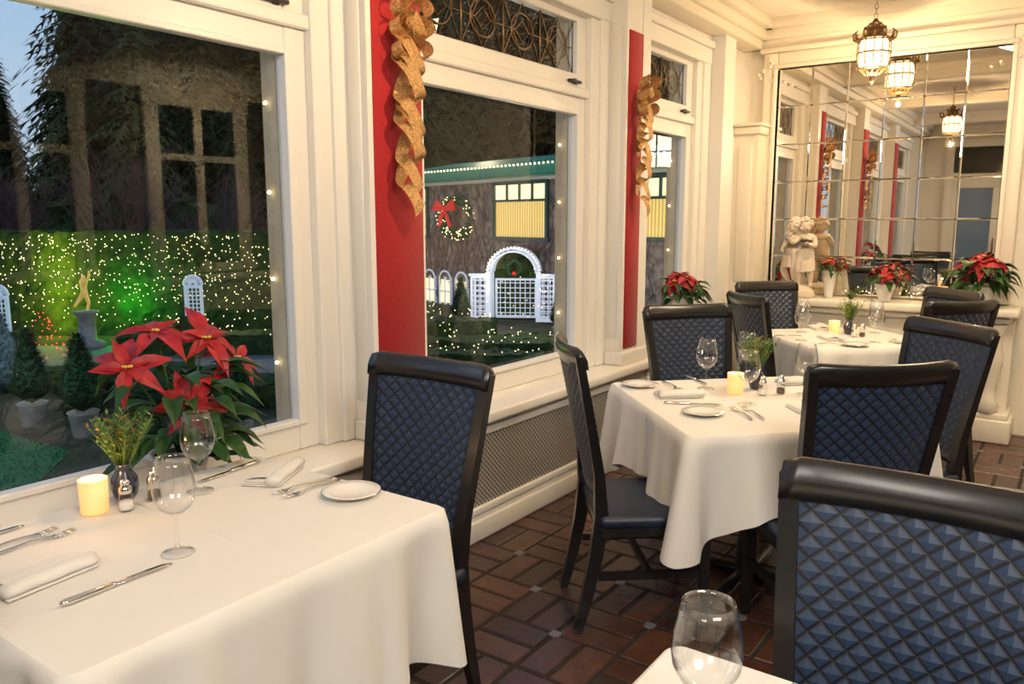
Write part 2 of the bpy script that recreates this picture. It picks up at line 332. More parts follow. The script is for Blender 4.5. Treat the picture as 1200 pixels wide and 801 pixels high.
# ------------------------------------------------------------------ chair
def chairmesh():
    b=B()
    def yb(z): return -.195-(z-.45)*.21
    def cv(x): return .030*(x/.22)**2
    def hw(z): return .176+(z-.45)*.085
    for sx in (-1,1):
        R=[]
        for z,y,x,w,d in ((0,-.275,.185,.014,.016),(.12,-.245,.185,.016,.02),(.3,-.21,.186,.018,.024),(.45,-.195,.188,.019,.024),(.6,yb(.6)+.02,hw(.6)+.010,.019,.018),(.8,yb(.8)+.025,hw(.8)+.010,.018,.016),(1.03,yb(1.03)+.028,hw(1.03)+.008,.018,.014)):
            R.append([(sx*x-w,y-d,z),(sx*x+w,y-d,z),(sx*x+w,y+d,z),(sx*x-w,y+d,z)])
        b.rings(R,black,False)
        R=[[(sx*.185-w,.185-w+dy,z),(sx*.185+w,.185-w+dy,z),(sx*.185+w,.185+w+dy,z),(sx*.185-w,.185+w+dy,z)] for z,w,dy in ((0,.014,.01),(.2,.017,.004),(.40,.021,0))]
        b.rings(R,black,False)
        b.box((sx*.185-.011,-.20,.20),(sx*.185+.011,.18,.228),black)
    b.box((-.185,-.02,.203),(.185,.003,.225),black)
    b.rbox((-.21,-.20,.365),(.21,.205,.415),.006,black)
    b.rbox((-.222,-.205,.400),(.222,.220,.450),.022,leather,seg=3)
    def rail(z0,z1,th,bul=0,ex=.022):
        R=[]
        for i in range(17):
            t=-1+i/8; x=t*(hw((z0+z1)/2)+ex); c=cv(x); y0=yb(z0)+c; y1=yb(z1)+c; zz=z1+bul*(1-t*t)*-.6
            if abs(t)>.98: zz-=.010
            R.append([(x,y0-th*.8,z0),(x,y0+th*.8,z0),(x,(y0+y1)/2+th,(z0+zz)/2),(x,y1+th*.8,zz-.012),(x,y1+th*.3,zz),(x,y1-th*.3,zz),(x,y1-th*.9,zz-.012),(x,(y0+y1)/2-th,(z0+zz)/2)])
        b.rings(R,black,True)
    rail(.985,1.06,.0165,.010); rail(.49,.53,.013,0,.0)
    NX,NZ=18,22; z0,z1=.525,.99
    for sg in (1,-1):
        vs=[];fs=[];uv=[]
        for j in range(NZ+1):
            for i in range(NX+1):
                z=z0+(z1-z0)*j/NZ; x=(i/NX-.5)*2*(hw(z)-.006); h=(.0046 if (i+j)%2 else 0)
                if i in(0,NX) or j in (0,NZ): h=0
                vs.append((x,yb(z)+cv(x)+sg*(.008+h),z))
        w=NX+1
        for j in range(NZ):
            for i in range(NX):
                a,bb,c,d=j*w+i,j*w+i+1,(j+1)*w+i+1,(j+1)*w+i; P=[(i,j),(i+1,j),(i+1,j+1),(i,j+1)]
                if (i+j)%2==0: tr=[((a,bb,c),(P[0],P[1],P[2])),((a,c,d),(P[0],P[2],P[3]))]
                else: tr=[((a,bb,d),(P[0],P[1],P[3])),((bb,c,d),(P[1],P[2],P[3]))]
                for f,u in tr:
                    if sg==1: f=f[::-1]; u=u[::-1]
                    fs.append(f); uv.append(u)
        b.add(vs,fs,quilt,False,None,uv)
    return b.mesh("dining_chair")
CH=chairmesh()
def chair(bx,by,fx,fy):
    l=math.hypot(fx,fy); fx/=l; fy/=l
    place(CH,"dining_chair",(bx+fx*.325,by+fy*.325,0),math.atan2(-fx,fy))
for a in ((-1.645,1.90,0,-1),(-.165,1.49,0,-1),(-1.53,2.455,.77,.635),(-1.65,3.87,.78,-.62),(-.435,2.60,-.69,.73),(-.40,3.88,-.66,-.75),
          (-1.62,4.63,.7,.7),(-1.83,5.70,.78,-.62),(-.6,5.74,-.7,-.7),(-.46,4.9,-.8,.6),(-1.66,.28,0,1)): chair(*a)
# ------------------------------------------------------------------ tables
def table(name,cx,cy,hx,hy,rz,d=.29,seed=0,fl=.06,xlong=1.0,cf=.55,cr_=.32):
    b=B(); z=.75; r=.03
    pts=[]
    def seg(x0,y0,x1,y1,nx,ny,n):
        Ls=math.hypot(x1-x0,y1-y0)
        for i in range(n):
            t=i/n; pts.append((x0+(x1-x0)*t,y0+(y1-y0)*t,nx,ny,min(t,1-t)*Ls+r*.6))
    def arc(ccx,ccy,a0,n=10):
        for i in range(n):
            a=a0+pi/2*i/n; pts.append((ccx+r*math.cos(a),ccy+r*math.sin(a),math.cos(a),math.sin(a),abs(i/n-.5)*r*1.2))
    seg(hx,-hy+r,hx,hy-r,1,0,70); arc(hx-r,hy-r,0); seg(hx-r,hy,-hx+r,hy,0,1,70); arc(-hx+r,hy-r,pi/2)
    seg(-hx,hy-r,-hx,-hy+r,-1,0,70); arc(-hx+r,-hy+r,pi); seg(-hx+r,-hy,hx-r,-hy,0,-1,70); arc(hx-r,-hy+r,3*pi/2)
    n=len(pts); R=[]
    for k in range(21):
        t=k/20; ring=[]
        for i,(x,y,nx_,ny_,cd) in enumerate(pts):
            s=i/n*2*pi
            side=max(0,nx_)**2
            L=d*(1+cf*max(0,1-cd/cr_)**1.25)*(1+(xlong-1)*side*min(1,cd/.25))
            fold=.012*math.sin(s*7+seed)+.013*math.sin(s*13+seed*2.1)+.009*math.sin(s*23+seed)+.004*math.sin(s*41+seed)
            cn=math.exp(-(cd/.04)**2); dip=math.exp(-((cd-.11)/.05)**2); rid=math.exp(-((cd-.22)/.05)**2)
            off=.004+min(t,.08)*.07+ t*(.014+fold*1.1)+t*(fl*cn-.030*dip+.018*rid)
            zz=z-L*t
            if k==0: off=-.006; zz=z+.001
            if k==1: off=.003; zz=z-.005
            ring.append((x+nx_*off,y+ny_*off,zz))
        R.append(ring)
    b.rings(R,cloth,True,True,False)
    TR=[]
    for k in range(13):
        q=1-k/12*.999
        TR.append([((x-nx_*.006)*q,(y-ny_*.006)*q,z+.001+(.0022*noise.noise(Vector((x*q*5+seed,y*q*5,0))) if k else 0)) for (x,y,nx_,ny_,cd) in pts])
    b.rings(TR,cloth,True,True,False)
    b.tube([(-hx*.98,.03,z+.0003),(hx*.98,.03,z+.0003)],.0013,cloth,5)
    b.box((-hx+.02,-hy+.02,z-.035),(hx-.02,hy-.02,z-.006),black)
    b.lathe([(.05,.02),(.045,.1),(.035,.3),(.04,.6),(.09,.70),(.12,.715)],black,16)
    for k in range(4):
        M=RZ(k*pi/2+pi/4); b.rbox((0,-.03,0),(.30,.03,.035),.008,black,M)
    b.obj(name,(cx,cy,0),rz)
table("dining_table",-1.68,1.03,.40,.485,0,.29,1,.03,1.35,.45,.19)
table("dining_table",-1.035,3.18,.475,.475,pi/4,.285,2.3)
table("dining_table",-1.17,5.3,.43,.43,pi/4,.28,4)
table("dining_table",-.122,.785,.405,.45,0,.29,5)
# ------------------------------------------------------------------ tableware
b=B()
prof=[(.001,.004),(.02,.005),(.034,.0025),(.0365,.001),(.0365,.003),(.03,.006),(.012,.010),(.005,.016),(.0038,.03),(.0036,.075),(.005,.087),(.018,.095),(.034,.108),(.044,.128),(.047,.150),(.044,.178),(.038,.205),(.0345,.222),(.0335,.222),(.037,.205),(.043,.178),(.0458,.150),(.043,.129),(.033,.110),(.018,.098),(.001,.094)]
b.lathe(prof,cup,32); WG=b.mesh("wine_glass")
b=B()
b.lathe([(.001,.004),(.045,.003),(.05,.006),(.078,.013),(.080,.014),(.078,.016),(.052,.0095),(.045,.006),(.001,.0062)],china,40); b.lathe([(.0785,.0155),(.0800,.0152),(.0805,.0143)],silver,40); PL=b.mesh("bread_plate")
b=B()
def hrings(L): return [[(-w,y,z-t),(w,y,z-t),(w*.8,y,z+t),(-w*.8,y,z+t)] for y,w,z,t in L]
b.rings(hrings([(-.095,.004,.004,.0012),(-.09,.0075,.004,.0015),(-.06,.006,.005,.0016),(-.0,.003,.009,.0016),(.03,.0035,.008,.0014),(.045,.010,.005,.001),(.058,.0125,.004,.0009)]),silver)
for k in range(4):
    x=-.0105+k*.007; b.rings([[(x-w,y,z-.0008),(x+w,y,z-.0008),(x+w,y,z+.0008),(x-w,y,z+.0008)] for y,w,z in ((.056,.002,.004),(.075,.0018,.0045),(.097,.0009,.008))],silver)
FK=b.mesh("fork")
b=B()
b.rings(hrings([(-.11,.006,.006,.003),(-.10,.0085,.006,.0045),(-.06,.008,.006,.0045),(-.01,.006,.006,.004),(.0,.005,.006,.003)]),silver)
b.rings([[(-.006-u,y,.004),(.006,y,.0035),(.006,y,.006),(-.006-u,y,.006)] for y,u in ((0,-.002),(.02,.003),(.07,.004),(.105,.002),(.12,-.008))],silver)
KN=b.mesh("table_knife")
b=B()
for k,(w,l) in enumerate(((.055,.095),(.053,.093),(.050,.091))):
    b.rbox((-w,-l,.001+k*.005),(w-(k%2)*.004,l,.0057+k*.005),.0025,cloth)
R=[]
for i in range(13):
    y=-.096+i*.016; R.append([(.034+.022*math.cos(t*pi/6)+.002*math.sin(i*1.3),y,.018+.013*math.sin(t*pi/6)) for t in range(12)])
b.rings(R,cloth)
b.rings([[(-.045+.09*u,y+.01*u,.0165+.006*math.sin(u*pi)+.002*math.sin(y*60)) for u in (0,.25,.5,.75,1)] for y in (-.085,-.04,0,.04,.085)],cloth,True,False,False)
NP=b.mesh("folded_napkin")
def shaker(fill):
    b=B(); b.lathe([(.001,.001),(.018,.001),(.021,.006),(.019,.02),(.0165,.04),(.014,.05)],cup,16)
    b.lathe([(.001,.004),(.0155,.004),(.017,.008),(.0155,.026),(.001,.027)],fill,14)
    b.lathe([(.015,.047),(.0165,.052),(.0155,.062),(.010,.068),(.012,.073),(.010,.081),(.001,.084)],silver,16); return b.mesh("shaker")
SS=shaker(salt); PP=shaker(pepper)
b=B(); b.lathe([(.001,.002),(.030,.002),(.033,.006),(.035,.09),(.0335,.09),(.031,.012),(.001,.012)],wax,24); b.lathe([(.001,.045),(.027,.045),(.028,.012)],waxw,16); b.lathe([(.001,.05),(.005,.056),(.004,.066),(.0005,.078)],flame,8); CA=b.mesh("votive_candle")
def sprig(b,c,h,sp,n,mt,mt2):
    for i in range(n):
        a=ru(0,2*pi); r=ru(0,sp); hh=h*ru(.6,1); tip=Vector((c[0]+math.cos(a)*r,c[1]+math.sin(a)*r,c[2]+hh)); bs=Vector((c[0]+math.cos(a)*r*.2,c[1]+math.sin(a)*r*.2,c[2]))
        mid=(tip+bs)/2+Vector((0,0,hh*.1)); b.tube([bs,mid,tip],[.0012,.001,.0005],mt,3)
        for k in range(9):
            t=.25+.75*k/9; p=bs.lerp(tip,t)+Vector((0,0,.1*hh*math.sin(t*pi))); aa=ru(0,2*pi); l=ru(.010,.02); d=Vector((math.cos(aa)*l,math.sin(aa)*l,l*.7)); w=Vector((-math.sin(aa),math.cos(aa),0))*l*.22
            m=mt2 if rnd()<.12 else mt
            b.add([p,p+d*.5+w,p+d,p+d*.5-w],[(0,1,2,3)],m)
b=B(); b.lathe([(.001,.001),(.022,.001),(.03,.012),(.036,.035),(.033,.06),(.02,.08),(.019,.092),(.024,.1),(.018,.098),(.001,.09)],dkvase,20); sprig(b,(0,0,.09),.15,.10,80,herb,herbo); VA=b.mesh("herb_vase")
Z=.7525
def put(me,name,x,y,a=0,z=Z,sc=1): return place(me,name,(x,y,z),a,sc)
# table 1
put(CA,"votive_candle",-1.985,.96); put(VA,"herb_vase",-2.02,1.06); put(SS,"salt_shaker",-1.935,1.015); put(PP,"pepper_shaker",-1.95,1.10)
put(WG,"wine_glass",-1.585,.94); put(WG,"wine_glass",-1.91,1.21)
put(KN,"table_knife",-1.54,.775,0,Z); put(FK,"fork",-1.90,.77,.0); put(FK,"fork",-1.94,.75,.05); put(NP,"folded_napkin",-1.70,.70,.12); put(KN,"table_knife",-2.02,.69,.1)
put(KN,"table_knife",-1.985,1.36,pi+.1); put(NP,"folded_napkin",-1.85,1.41,.5); put(FK,"fork",-1.71,1.40,pi-.12); put(FK,"fork",-1.67,1.40,pi-.02); put(PL,"bread_plate",-1.55,1.43)
# table 2
put(WG,"wine_glass",-1.29,3.29); put(WG,"wine_glass",-1.04,3.10); put(WG,"wine_glass",-.90,3.42); put(WG,"wine_glass",-1.22,3.60)
put(CA,"votive_candle",-1.15,3.27); put(SS,"salt_shaker",-1.045,3.31); put(PP,"pepper_shaker",-.99,3.38); put(VA,"herb_vase",-1.11,3.42)
put(KN,"table_knife",-1.22,2.97,-1.15); put(PL,"bread_plate",-1.12,2.84); put(FK,"fork",-1.0,2.93,.75); put(FK,"fork",-.965,2.96,.75); put(NP,"folded_napkin",-.80,3.12,.75)
put(KN,"table_knife",-1.40,3.44,-2.3); put(NP,"folded_napkin",-1.33,3.09,-.8); put(FK,"fork",-1.44,3.26,-2.3); put(PL,"bread_plate",-1.55,3.17); put(NP,"folded_napkin",-.99,3.66,-.8)
# table 3
for x,y in ((-1.45,5.35),(-1.05,5.6),(-.96,5.15),(-1.35,4.98)): put(WG,"wine_glass",x,y)
put(CA,"votive_candle",-1.25,5.36); put(VA,"herb_vase",-1.18,5.45,0,Z,.95); put(SS,"salt_shaker",-1.12,5.33); put(PP,"pepper_shaker",-1.08,5.37)
put(NP,"folded_napkin",-1.22,5.15,.6); put(PL,"bread_plate",-1.03,4.95); put(KN,"table_knife",-1.5,5.10,-.9); put(FK,"fork",-1.18,4.93,-.75); put(NP,"folded_napkin",-.80,5.28,-.8); put(NP,"folded_napkin",-1.40,5.60,.6)
# table 4
put(WG,"wine_glass",-.37,.985,0,Z,(1.06,1.06,1)); put(KN,"table_knife",-.30,1.10,pi+.05); put(NP,"folded_napkin",-.14,1.12,pi/2); put(FK,"fork",.06,1.08,pi); put(FK,"fork",.1,1.08,pi)
put(PL,"bread_plate",.19,1.05); put(CA,"votive_candle",-.15,.75); put(VA,"herb_vase",-.05,.78)
# ------------------------------------------------------------------ poinsettia
def leaf(b,p,d,up,L,W,mt,droop=.3):
    d=d.normalized(); sd=d.cross(up); sd=sd.normalized() if sd.length>1e-4 else Vector((1,0,0)); up=sd.cross(d)
    vs=[];fs=[]; prof=[(0,.04),(.12,.35),(.28,.85),(.42,1),(.52,.88),(.62,.80),(.8,.38),(.92,.14),(1,.0)]; cur=ru(-.12,.12)
    for t,w in prof:
        c=p+d*L*t-up*(droop*L*t*t)+up*.06*L*math.sin(t*pi)+sd*cur*L*t*t; k=W*.5*w
        vs+= [c-sd*k+up*k*.45,c,c+sd*k+up*k*.45]
    for i in range(len(prof)-1):
        a=i*3; fs+=[(a,a+1,a+4,a+3),(a+1,a+2,a+5,a+4)]
    b.add(vs,fs,mt,False)
def poinsettia(R,H,heads,potr,poth,seed,sy=1,lf=1,hl=None,ng=8):
    random.seed(seed); b=B()
    b.lathe([(.001,0),(potr*.62,0),(potr*.66,.01),(potr*.6,.02),(potr*.8,poth*.5),(potr,poth*.9),(potr*1.08,poth*.92),(potr*1.08,poth),(potr*.95,poth),(potr*.9,poth*.93),(.001,poth*.93)],potw,24)
    b.lathe([(potr*.9,poth*.94),(.001,poth*.95)],soil,16)
    c0=Vector((0,0,poth*.9))
    for h in range(len(hl) if hl else heads):
        if hl: hp=Vector(hl[h][:3]); nn=Vector(hl[h][3:6]).normalized()
        else:
            if h==0: el,az=pi/2,0
            else: az=h*2.4; el=ru(.25,1.05)
            n=Vector((math.cos(el)*math.cos(az),math.cos(el)*math.sin(az)*sy,math.sin(el)))
            hp=c0+Vector((n.x*R*.62,n.y*R*.62,.25*H+n.z*H*.68)); nn=(n+Vector((0,0,.6))).normalized()
        b.tube([c0,c0.lerp(hp,.5)+Vector((0,0,.03)),hp],[.005,.004,.003],leafg,5)
        u=nn.orthogonal().normalized(); w=nn.cross(u); ph=ru(0,6)
        for ring,(cnt,Lf,tl) in enumerate(((6,R*.54,-.05),(5,R*.34,.30))):
            for k in range(cnt):
                a=ph+ring*.5+k*2*pi/cnt+ru(-.25,.25); d=u*math.cos(a)+w*math.sin(a)+nn*(tl+ru(-.3,.2)); l=Lf*ru(.65,1.15)*lf; leaf(b,hp,d,nn,l,l*.38,leafr,ru(.1,.4))
        for k in range(6): b.sphere(hp+nn*.012+Vector((ru(-.010,.010),ru(-.010,.010),0)),.0045,yel,5,4)
    for k in range(int(heads*ng)):
        az=ru(0,2*pi); z=ru(.0,H*.8); r0=ru(.2,.55)*R; p=c0+Vector((math.cos(az)*r0,math.sin(az)*r0*sy,z)); d=Vector((math.cos(az),math.sin(az)*sy,ru(-.35,.3))); l=R*ru(.40,.58); leaf(b,p,d,Vector((0,0,1)),l,l*.46,leafg,ru(.2,.6))
    return b.mesh("poinsettia")
def clampx(me,mx):
    for v in me.vertices:
        if v.co.x<mx: v.co.x=mx+(v.co.x-mx)*.04
P1=poinsettia(.27,.36,7,.085,.16,3,1,.92,[(.04,-.17,.45,.7,-.5,.6),(.03,.09,.50,.7,-.1,.7),(.11,-.03,.33,.9,-.4,.3),(-.02,-.04,.53,.3,-.2,1),(.02,.20,.42,.5,.3,.6)],12)
clampx(P1,-.12)
for v in P1.vertices:
    if v.co.x>.14 and v.co.z<.165: v.co.z=.165+(v.co.z-.165)*.05
place(P1,"potted_poinsettia",(-2.225,1.35,.621),0)
P2=poinsettia(.25,.20,8,.085,.34,5); clampx(P2,-.06)
place(P2,"potted_poinsettia",(-2.235,5.16,.621),0,1.0)
def clampy(me,my):
    for v in me.vertices:
        if v.co.y>my: v.co.y=my+ (v.co.y-my)*.05
P3=poinsettia(.17,.14,6,.07,.13,9); clampy(P3,.12); place(P3,"potted_poinsettia",(-1.12,6.22,.906))
P4=poinsettia(.25,.22,8,.085,.14,12); clampy(P4,.12); place(P4,"potted_poinsettia",(-.52,6.22,.906))
P5=poinsettia(.12,.12,4,.05,.2,15); clampy(P5,.06); place(P5,"potted_poinsettia",(-1.52,6.28,.906))
P6=poinsettia(.26,.24,8,.09,.16,18); place(P6,"potted_poinsettia",(2.62,4.75,.912))
b=B(); b.rbox((2.4,4.4,.86),(2.9,5.9,.91),.01,whitew); b.rbox((2.45,4.45,0),(2.88,5.85,.86),.01,whitew); b.obj("sideboard")
random.seed(11)
b=B(); sprig(b,(-.82,6.3,.906),.06,.08,40,herb,herbo); sprig(b,(-1.35,6.25,.906),.06,.06,40,herb,herbo)
for k in range(16): b.octa((ru(-1.4,-.75),6.2+ru(0,.1),.93+ru(0,.05)),.004,fairy)
b.obj("ledge_greenery")
put(CA,"votive_candle",-.80,6.15,0,.906)
# ------------------------------------------------------------------ ribbons
def ribbon(yc,wid,seed):
    random.seed(seed); b=B(); x=X0+.03
    def strip(pts,wd,w):
        vs=[];fs=[]
        for i,(p,d) in enumerate(zip(pts,wd)):
            p=Vector(p); d=Vector(d).normalized()*w; vs+=[p-d,p-d*.33+Vector((.004,0,0)),p+d*.33+Vector((.004,0,0)),p+d]
        for i in range(len(pts)-1):
            for k in range(3): a=i*4+k; fs.append((a,a+1,a+5,a+4))
        b.add(vs,fs,gold,True)
    for ph,amp,zb,ln,wv,ww in ((0,.062,2.24,.70,3.1,.032),(pi,.058,2.22,.60,2.6,.032),(pi/2,.045,2.2,.45,2.2,.028)):
        P=[];D=[]; n=100
        for i in range(n+1):
            t=i/n; a=ph+t*2*pi*wv
            P.append((x+.035+.035*math.cos(a),yc+wid*amp*(1-.3*t)*math.sin(a),zb-ln*t-.02*math.sin(2*a)))
            D.append((.35*math.sin(a),.55+.5*abs(math.sin(a*.5)),1.0*math.cos(a)))
        strip(P,D,ww*wid)
    for sg in (-1,1):
        for zc,rr in ((2.26,.055),(2.19,.058),(2.11,.052)):
            P=[];D=[]
            for i in range(21):
                a=i/20*2*pi; P.append((x+.03+.035*math.sin(a/2),yc+sg*(rr*(1-math.cos(a))*.85)*wid,zc+rr*.6*math.sin(a)+.01)); D.append((1,.0,.35))
            strip(P,D,.028)
    b.sphere((x+.055,yc,2.22),.026,gold,10,6)
    b.obj("gold_ribbon_garland")
ribbon(2.32,1,1); ribbon(4.34,.9,2)
# ------------------------------------------------------------------ lanterns
def lantern():
    b=B()
    b.lathe([(.085,-.13),(.095,-.10),(.098,-.04),(.09,.02),(.07,.05)],lglass,24)
    for k in range(12):
        a=2*pi*k/12; c,s_=math.cos(a),math.sin(a)
        b.tube([(.045*c,.045*s_,-.19),(.085*c,.085*s_,-.15),(.103*c,.103*s_,-.10),(.106*c,.106*s_,-.03),(.10*c,.10*s_,.03)],.003,brass,5)
        for zz in (-.12,-.075,-.03):
            b.tube([(.106*math.cos(a+.26*math.cos(t)+.26),.106*math.sin(a+.26*math.cos(t)+.26),zz+.02*math.sin(t)) for t in [i*pi/4 for i in range(9)]],.0014,brass,4)
        b.tube([(.10*c,.10*s_,.03),(.128*c,.128*s_,.045),(.134*c,.134*s_,.078),(.12*c,.12*s_,.092)],[.008,.009,.007,.003],brass,5)
    for r,z in ((.107,.03),(.106,-.05),(.088,-.148)): b.tube([(r*math.cos(t*pi/12),r*math.sin(t*pi/12),z) for t in range(25)],.005,brass,5)
    b.lathe([(.12,.035),(.10,.05),(.075,.06),(.06,.08),(.055,.10),(.035,.115),(.03,.13),(.045,.14),(.02,.155),(.012,.17)],brass,24)
    for k in range(8):
        a=2*pi*k/8; b.sphere((.06*math.cos(a),.06*math.sin(a),.115),.012,brass,6,4)
    b.lathe([(.06,-.165),(.05,-.185),(.03,-.195),(.012,-.20),(.02,-.215),(.014,-.235),(.001,-.25)],brass,16)
    b.sphere((0,0,-.05),.035,bulb,12,8)
    z=.17
    for k in range(7):
        P=[(.011*math.cos(t*pi/4),0,z+.02+.018*math.sin(t*pi/4)) for t in range(9)]
        if k%2: P=[(0,p[0],p[2]) for p in P]
        b.tube(P,.0025,brass,4); z+=.03
    return b.mesh("pendant_lantern")
LM=lantern()
def plight(n,p,c,e,r=.1):
    L=bpy.data.lights.new(n,"POINT"); L.energy=e; L.color=c; L.shadow_soft_size=r; o=bpy.data.objects.new(n,L); o.location=p; SC.collection.objects.link(o)
for (x,y,z) in ((-1.24,5.93,2.64),(-1.30,2.2,2.62)):
    place(LM,"pendant_lantern",(x,y,z),.2)
    plight("lantern_bulb_light",(x,y,z-.27),(1,.70,.38),30,.012)
# ------------------------------------------------------------------ statue
def skin(P,E,Rd,sub=2):
    me=bpy.data.meshes.new("t"); me.from_pydata(P,E,[]); o=bpy.data.objects.new("t",me); SC.collection.objects.link(o)
    m=o.modifiers.new("s","SKIN"); m.use_smooth_shade=True
    for i,r in enumerate(Rd): me.skin_vertices[0].data[i].radius=(r,r)
    me.skin_vertices[0].data[0].use_root=True
    s=o.modifiers.new("b","SUBSURF"); s.levels=sub; s.render_levels=sub
    dg=bpy.context.evaluated_depsgraph_get(); ev=o.evaluated_get(dg); m2=ev.to_mesh()
    vs=[v.co.copy() for v in m2.vertices]; fs=[list(p.vertices) for p in m2.polygons]; ev.to_mesh_clear(); bpy.data.objects.remove(o); return vs,fs
def child(b,M,armL,armR,headt,leg):
    P=[(0,0,.235),(0,.005,.29),(0,.0,.35),(0,0,.385),(0,0,.40),
       (.035,0,.22),(.045,.02+leg,.12),(.04,-.005,.015),(.042,.03,.008),
       (-.035,0,.22),(-.04,.01,.12),(-.045,-.01,.015),(-.047,.025,.008),
       (.052,0,.365),armR[0],armR[1],(-.052,0,.365),armL[0],armL[1]]
    E=[(0,1),(1,2),(2,3),(3,4),(0,5),(5,6),(6,7),(7,8),(0,9),(9,10),(10,11),(11,12),(3,13),(13,14),(14,15),(3,16),(16,17),(17,18)]
    Rd=[.058,.055,.055,.035,.026,.044,.030,.019,.015,.044,.030,.019,.015,.028,.022,.014,.028,.022,.014]
    vs,fs=skin(P,E,Rd); b.add(vs,fs,marble,True,M)
    hx,hy=headt; H=T(hx,hy,.452)
    b.sphere((0,0,0),.05,marble,16,12,(.9,.98,1.12),M@H)
    b.sphere((0,.052,-.005),.009,marble,8,6,(.8,1,1.2),M@H)
    for s in (-1,1):
        b.sphere((s*.018,.043,.008),.007,marble,8,6,(1.2,.6,.7),M@H); b.sphere((s*.024,.036,-.018),.015,marble,8,6,(1,.8,1),M@H); b.sphere((s*.046,0,-.002),.011,marble,8,6,(.5,1,1.3),M@H)
        A=Vector(armR[1] if s>0 else armL[1]); E0=Vector(armR[0] if s>0 else armL[0]); dd=(A-E0).normalized(); sd=dd.orthogonal().normalized()
        for k in range(5): b.tube([A+sd*(k-2)*.005,A+sd*(k-2)*.0065+dd*(.022+.003*(2-abs(k-2)))],[.0045,.003],marble,5,M)
    b.sphere((0,.045,-.028),.009,marble,8,6,(1.3,.6,.5),M@H)
    random.seed(4)
    for k in range(46):
        a=ru(0,2*pi); e=ru(-.1,1.5); d=Vector((math.cos(a)*math.cos(e)*.047,math.sin(a)*math.cos(e)*.05,math.sin(e)*.056+.004))
        if d.y>.025 and d.z<.03: continue
        b.sphere(d,.013,marble,7,5,(1,1,1),M@H)
b=B()
b.lathe([(.001,0),(.13,0),(.135,.02),(.12,.035),(.125,.05),(.11,.06),(.001,.06)],marble,24)
b.lathe([(.11,.06),(.10,.085),(.001,.10)],marble,9)
child(b,T(-.052,0,.085)@RZ(.45),((-.07,.05,.30),(-.02,.085,.32)),((.075,.045,.33),(.10,.075,.38)),(.010,.012),.02)
child(b,T(.055,.0,.085)@RZ(-.55)@Matrix.Rotation(-.07,4,'Y'),((-.075,.05,.33),(-.05,.085,.39)),((.07,.045,.29),(.02,.085,.27)),(-.012,.014),.035)
for side,ox in ((1,.055),(-1,-.05)):
    R=[]
    for i in range(19):
        t=i/18; a=-.3+t*3.7; R.append([(ox+(.072+.006*math.sin(i*2.1))*math.cos(a)*(1+.04*k),.0+(.060+.006*math.sin(i*2.1))*math.sin(a)*(1+.06*k),.315-.03*k-.02*math.cos(a+side)-.03*t) for k in range(4)])
    b.rings(R,marble,True,False,False)
b.tube([(.0,-.04,.08),(.01,-.05,.18),(.0,-.055,.27)],[.045,.03,.022],marble,9)
b.obj("marble_cherub_statue",(-1.735,6.21,.906),pi-.25)
# ------------------------------------------------------------------ exterior
GZ=-.9
Fh=Vector((-.579,.815,0)); Rh=Vector((.815,.579,0))
def W(d,l,z=GZ): v=Fh*d+Rh*l; return Vector((v.x,v.y,z))
b=B(); b.add([(-2.5,-60,GZ),(-2.5,80,GZ),(-90,80,GZ),(-90,-60,GZ)],[(0,1,2,3)],groundm); b.obj("ground_garden")
b=B(); b.add([W(4,-3.6,GZ+.01),W(8.0,-4.6,GZ+.01),W(8.9,-6,GZ+.01),W(9.1,-12,GZ+.01),W(3,-12,GZ+.01)],[(0,1,2,3,4)],lawnm)
random.seed(9)
for k in range(5000):
    d_=ru(5.5,8.8); l_=ru(-8.5,-4.2)
    if d_>8.0-(l_+4.6)*.6: continue
    p=W(d_,l_,GZ+.01); a=ru(0,6.28); w=Vector((math.cos(a),math.sin(a),0))*.008; b.add([p-w,p+w,p+Vector((ru(-.02,.02),ru(-.02,.02),ru(.02,.04)))],[(0,1,2)],lawnm)
b.obj("lawn")
b=B(); b.add([W(12.3,-3,GZ+.006),W(15,-3,GZ+.006),W(15,-20,GZ+.006),W(12.3,-20,GZ+.006)],[(0,1,2,3)],pathm); b.add([W(11,1,GZ+.006),W(16.5,1.4,GZ+.006),W(16.5,-.4,GZ+.006),W(11,-.8,GZ+.006)],[(0,1,2,3)],pathm); b.obj("garden_path")
def hedge(b,L,Wd,H,M,res=.12,amp=.05,mt=None):
    mt=mt or hedgem
    nx=int(L/res); nz=max(3,int(H/res)); ny=max(3,int(Wd/res))
    def g(nu,nv,f):
        vs=[];fs=[]
        for j in range(nv+1):
            for i in range(nu+1):
                p=Vector(f(i/nu,j/nv)); q=noise.noise_vector(p*3.1)*amp; vs.append(p+q+Vector((ru(-1,1),ru(-1,1),ru(-1,1)))*amp*.35)
        for j in range(nv):
            for i in range(nu): a=j*(nu+1)+i; fs.append((a,a+1,a+nu+2,a+nu+1))
        b.add(vs,fs,mt,False,M)
    g(nx,nz,lambda u,v:(L*(u-.5),-Wd/2,H*v)); g(nx,ny,lambda u,v:(L*(u-.5),Wd*(v-.5),H)); g(ny,nz,lambda u,v:(L/2,Wd*(u-.5),H*v)); g(ny,nz,lambda u,v:(-L/2,Wd*(u-.5),H*v)); g(nx,nz,lambda u,v:(L*(u-.5),Wd/2,H*v))
HA=math.atan2(Rh.y,Rh.x)
b=B(); c=W(17.2,-11); hedge(b,15,1.6,2.14,T(c.x,c.y,GZ)@RZ(HA),.10,.06); b.obj("garden_hedge")
b=B()
for k in range(1500):
    l=ru(-17.5,-3.6); z=ru(-.75,1.2)
    if z<-.2 and rnd()<.5: z=ru(-.2,1.2)
    b.octa(W(16.3,l,z),ru(.007,.013),fairy)
for k in range(60): b.octa(W(13.5+rnd()*2,ru(-6.5,-3.2),ru(-.75,-.3)),.012,fairy)
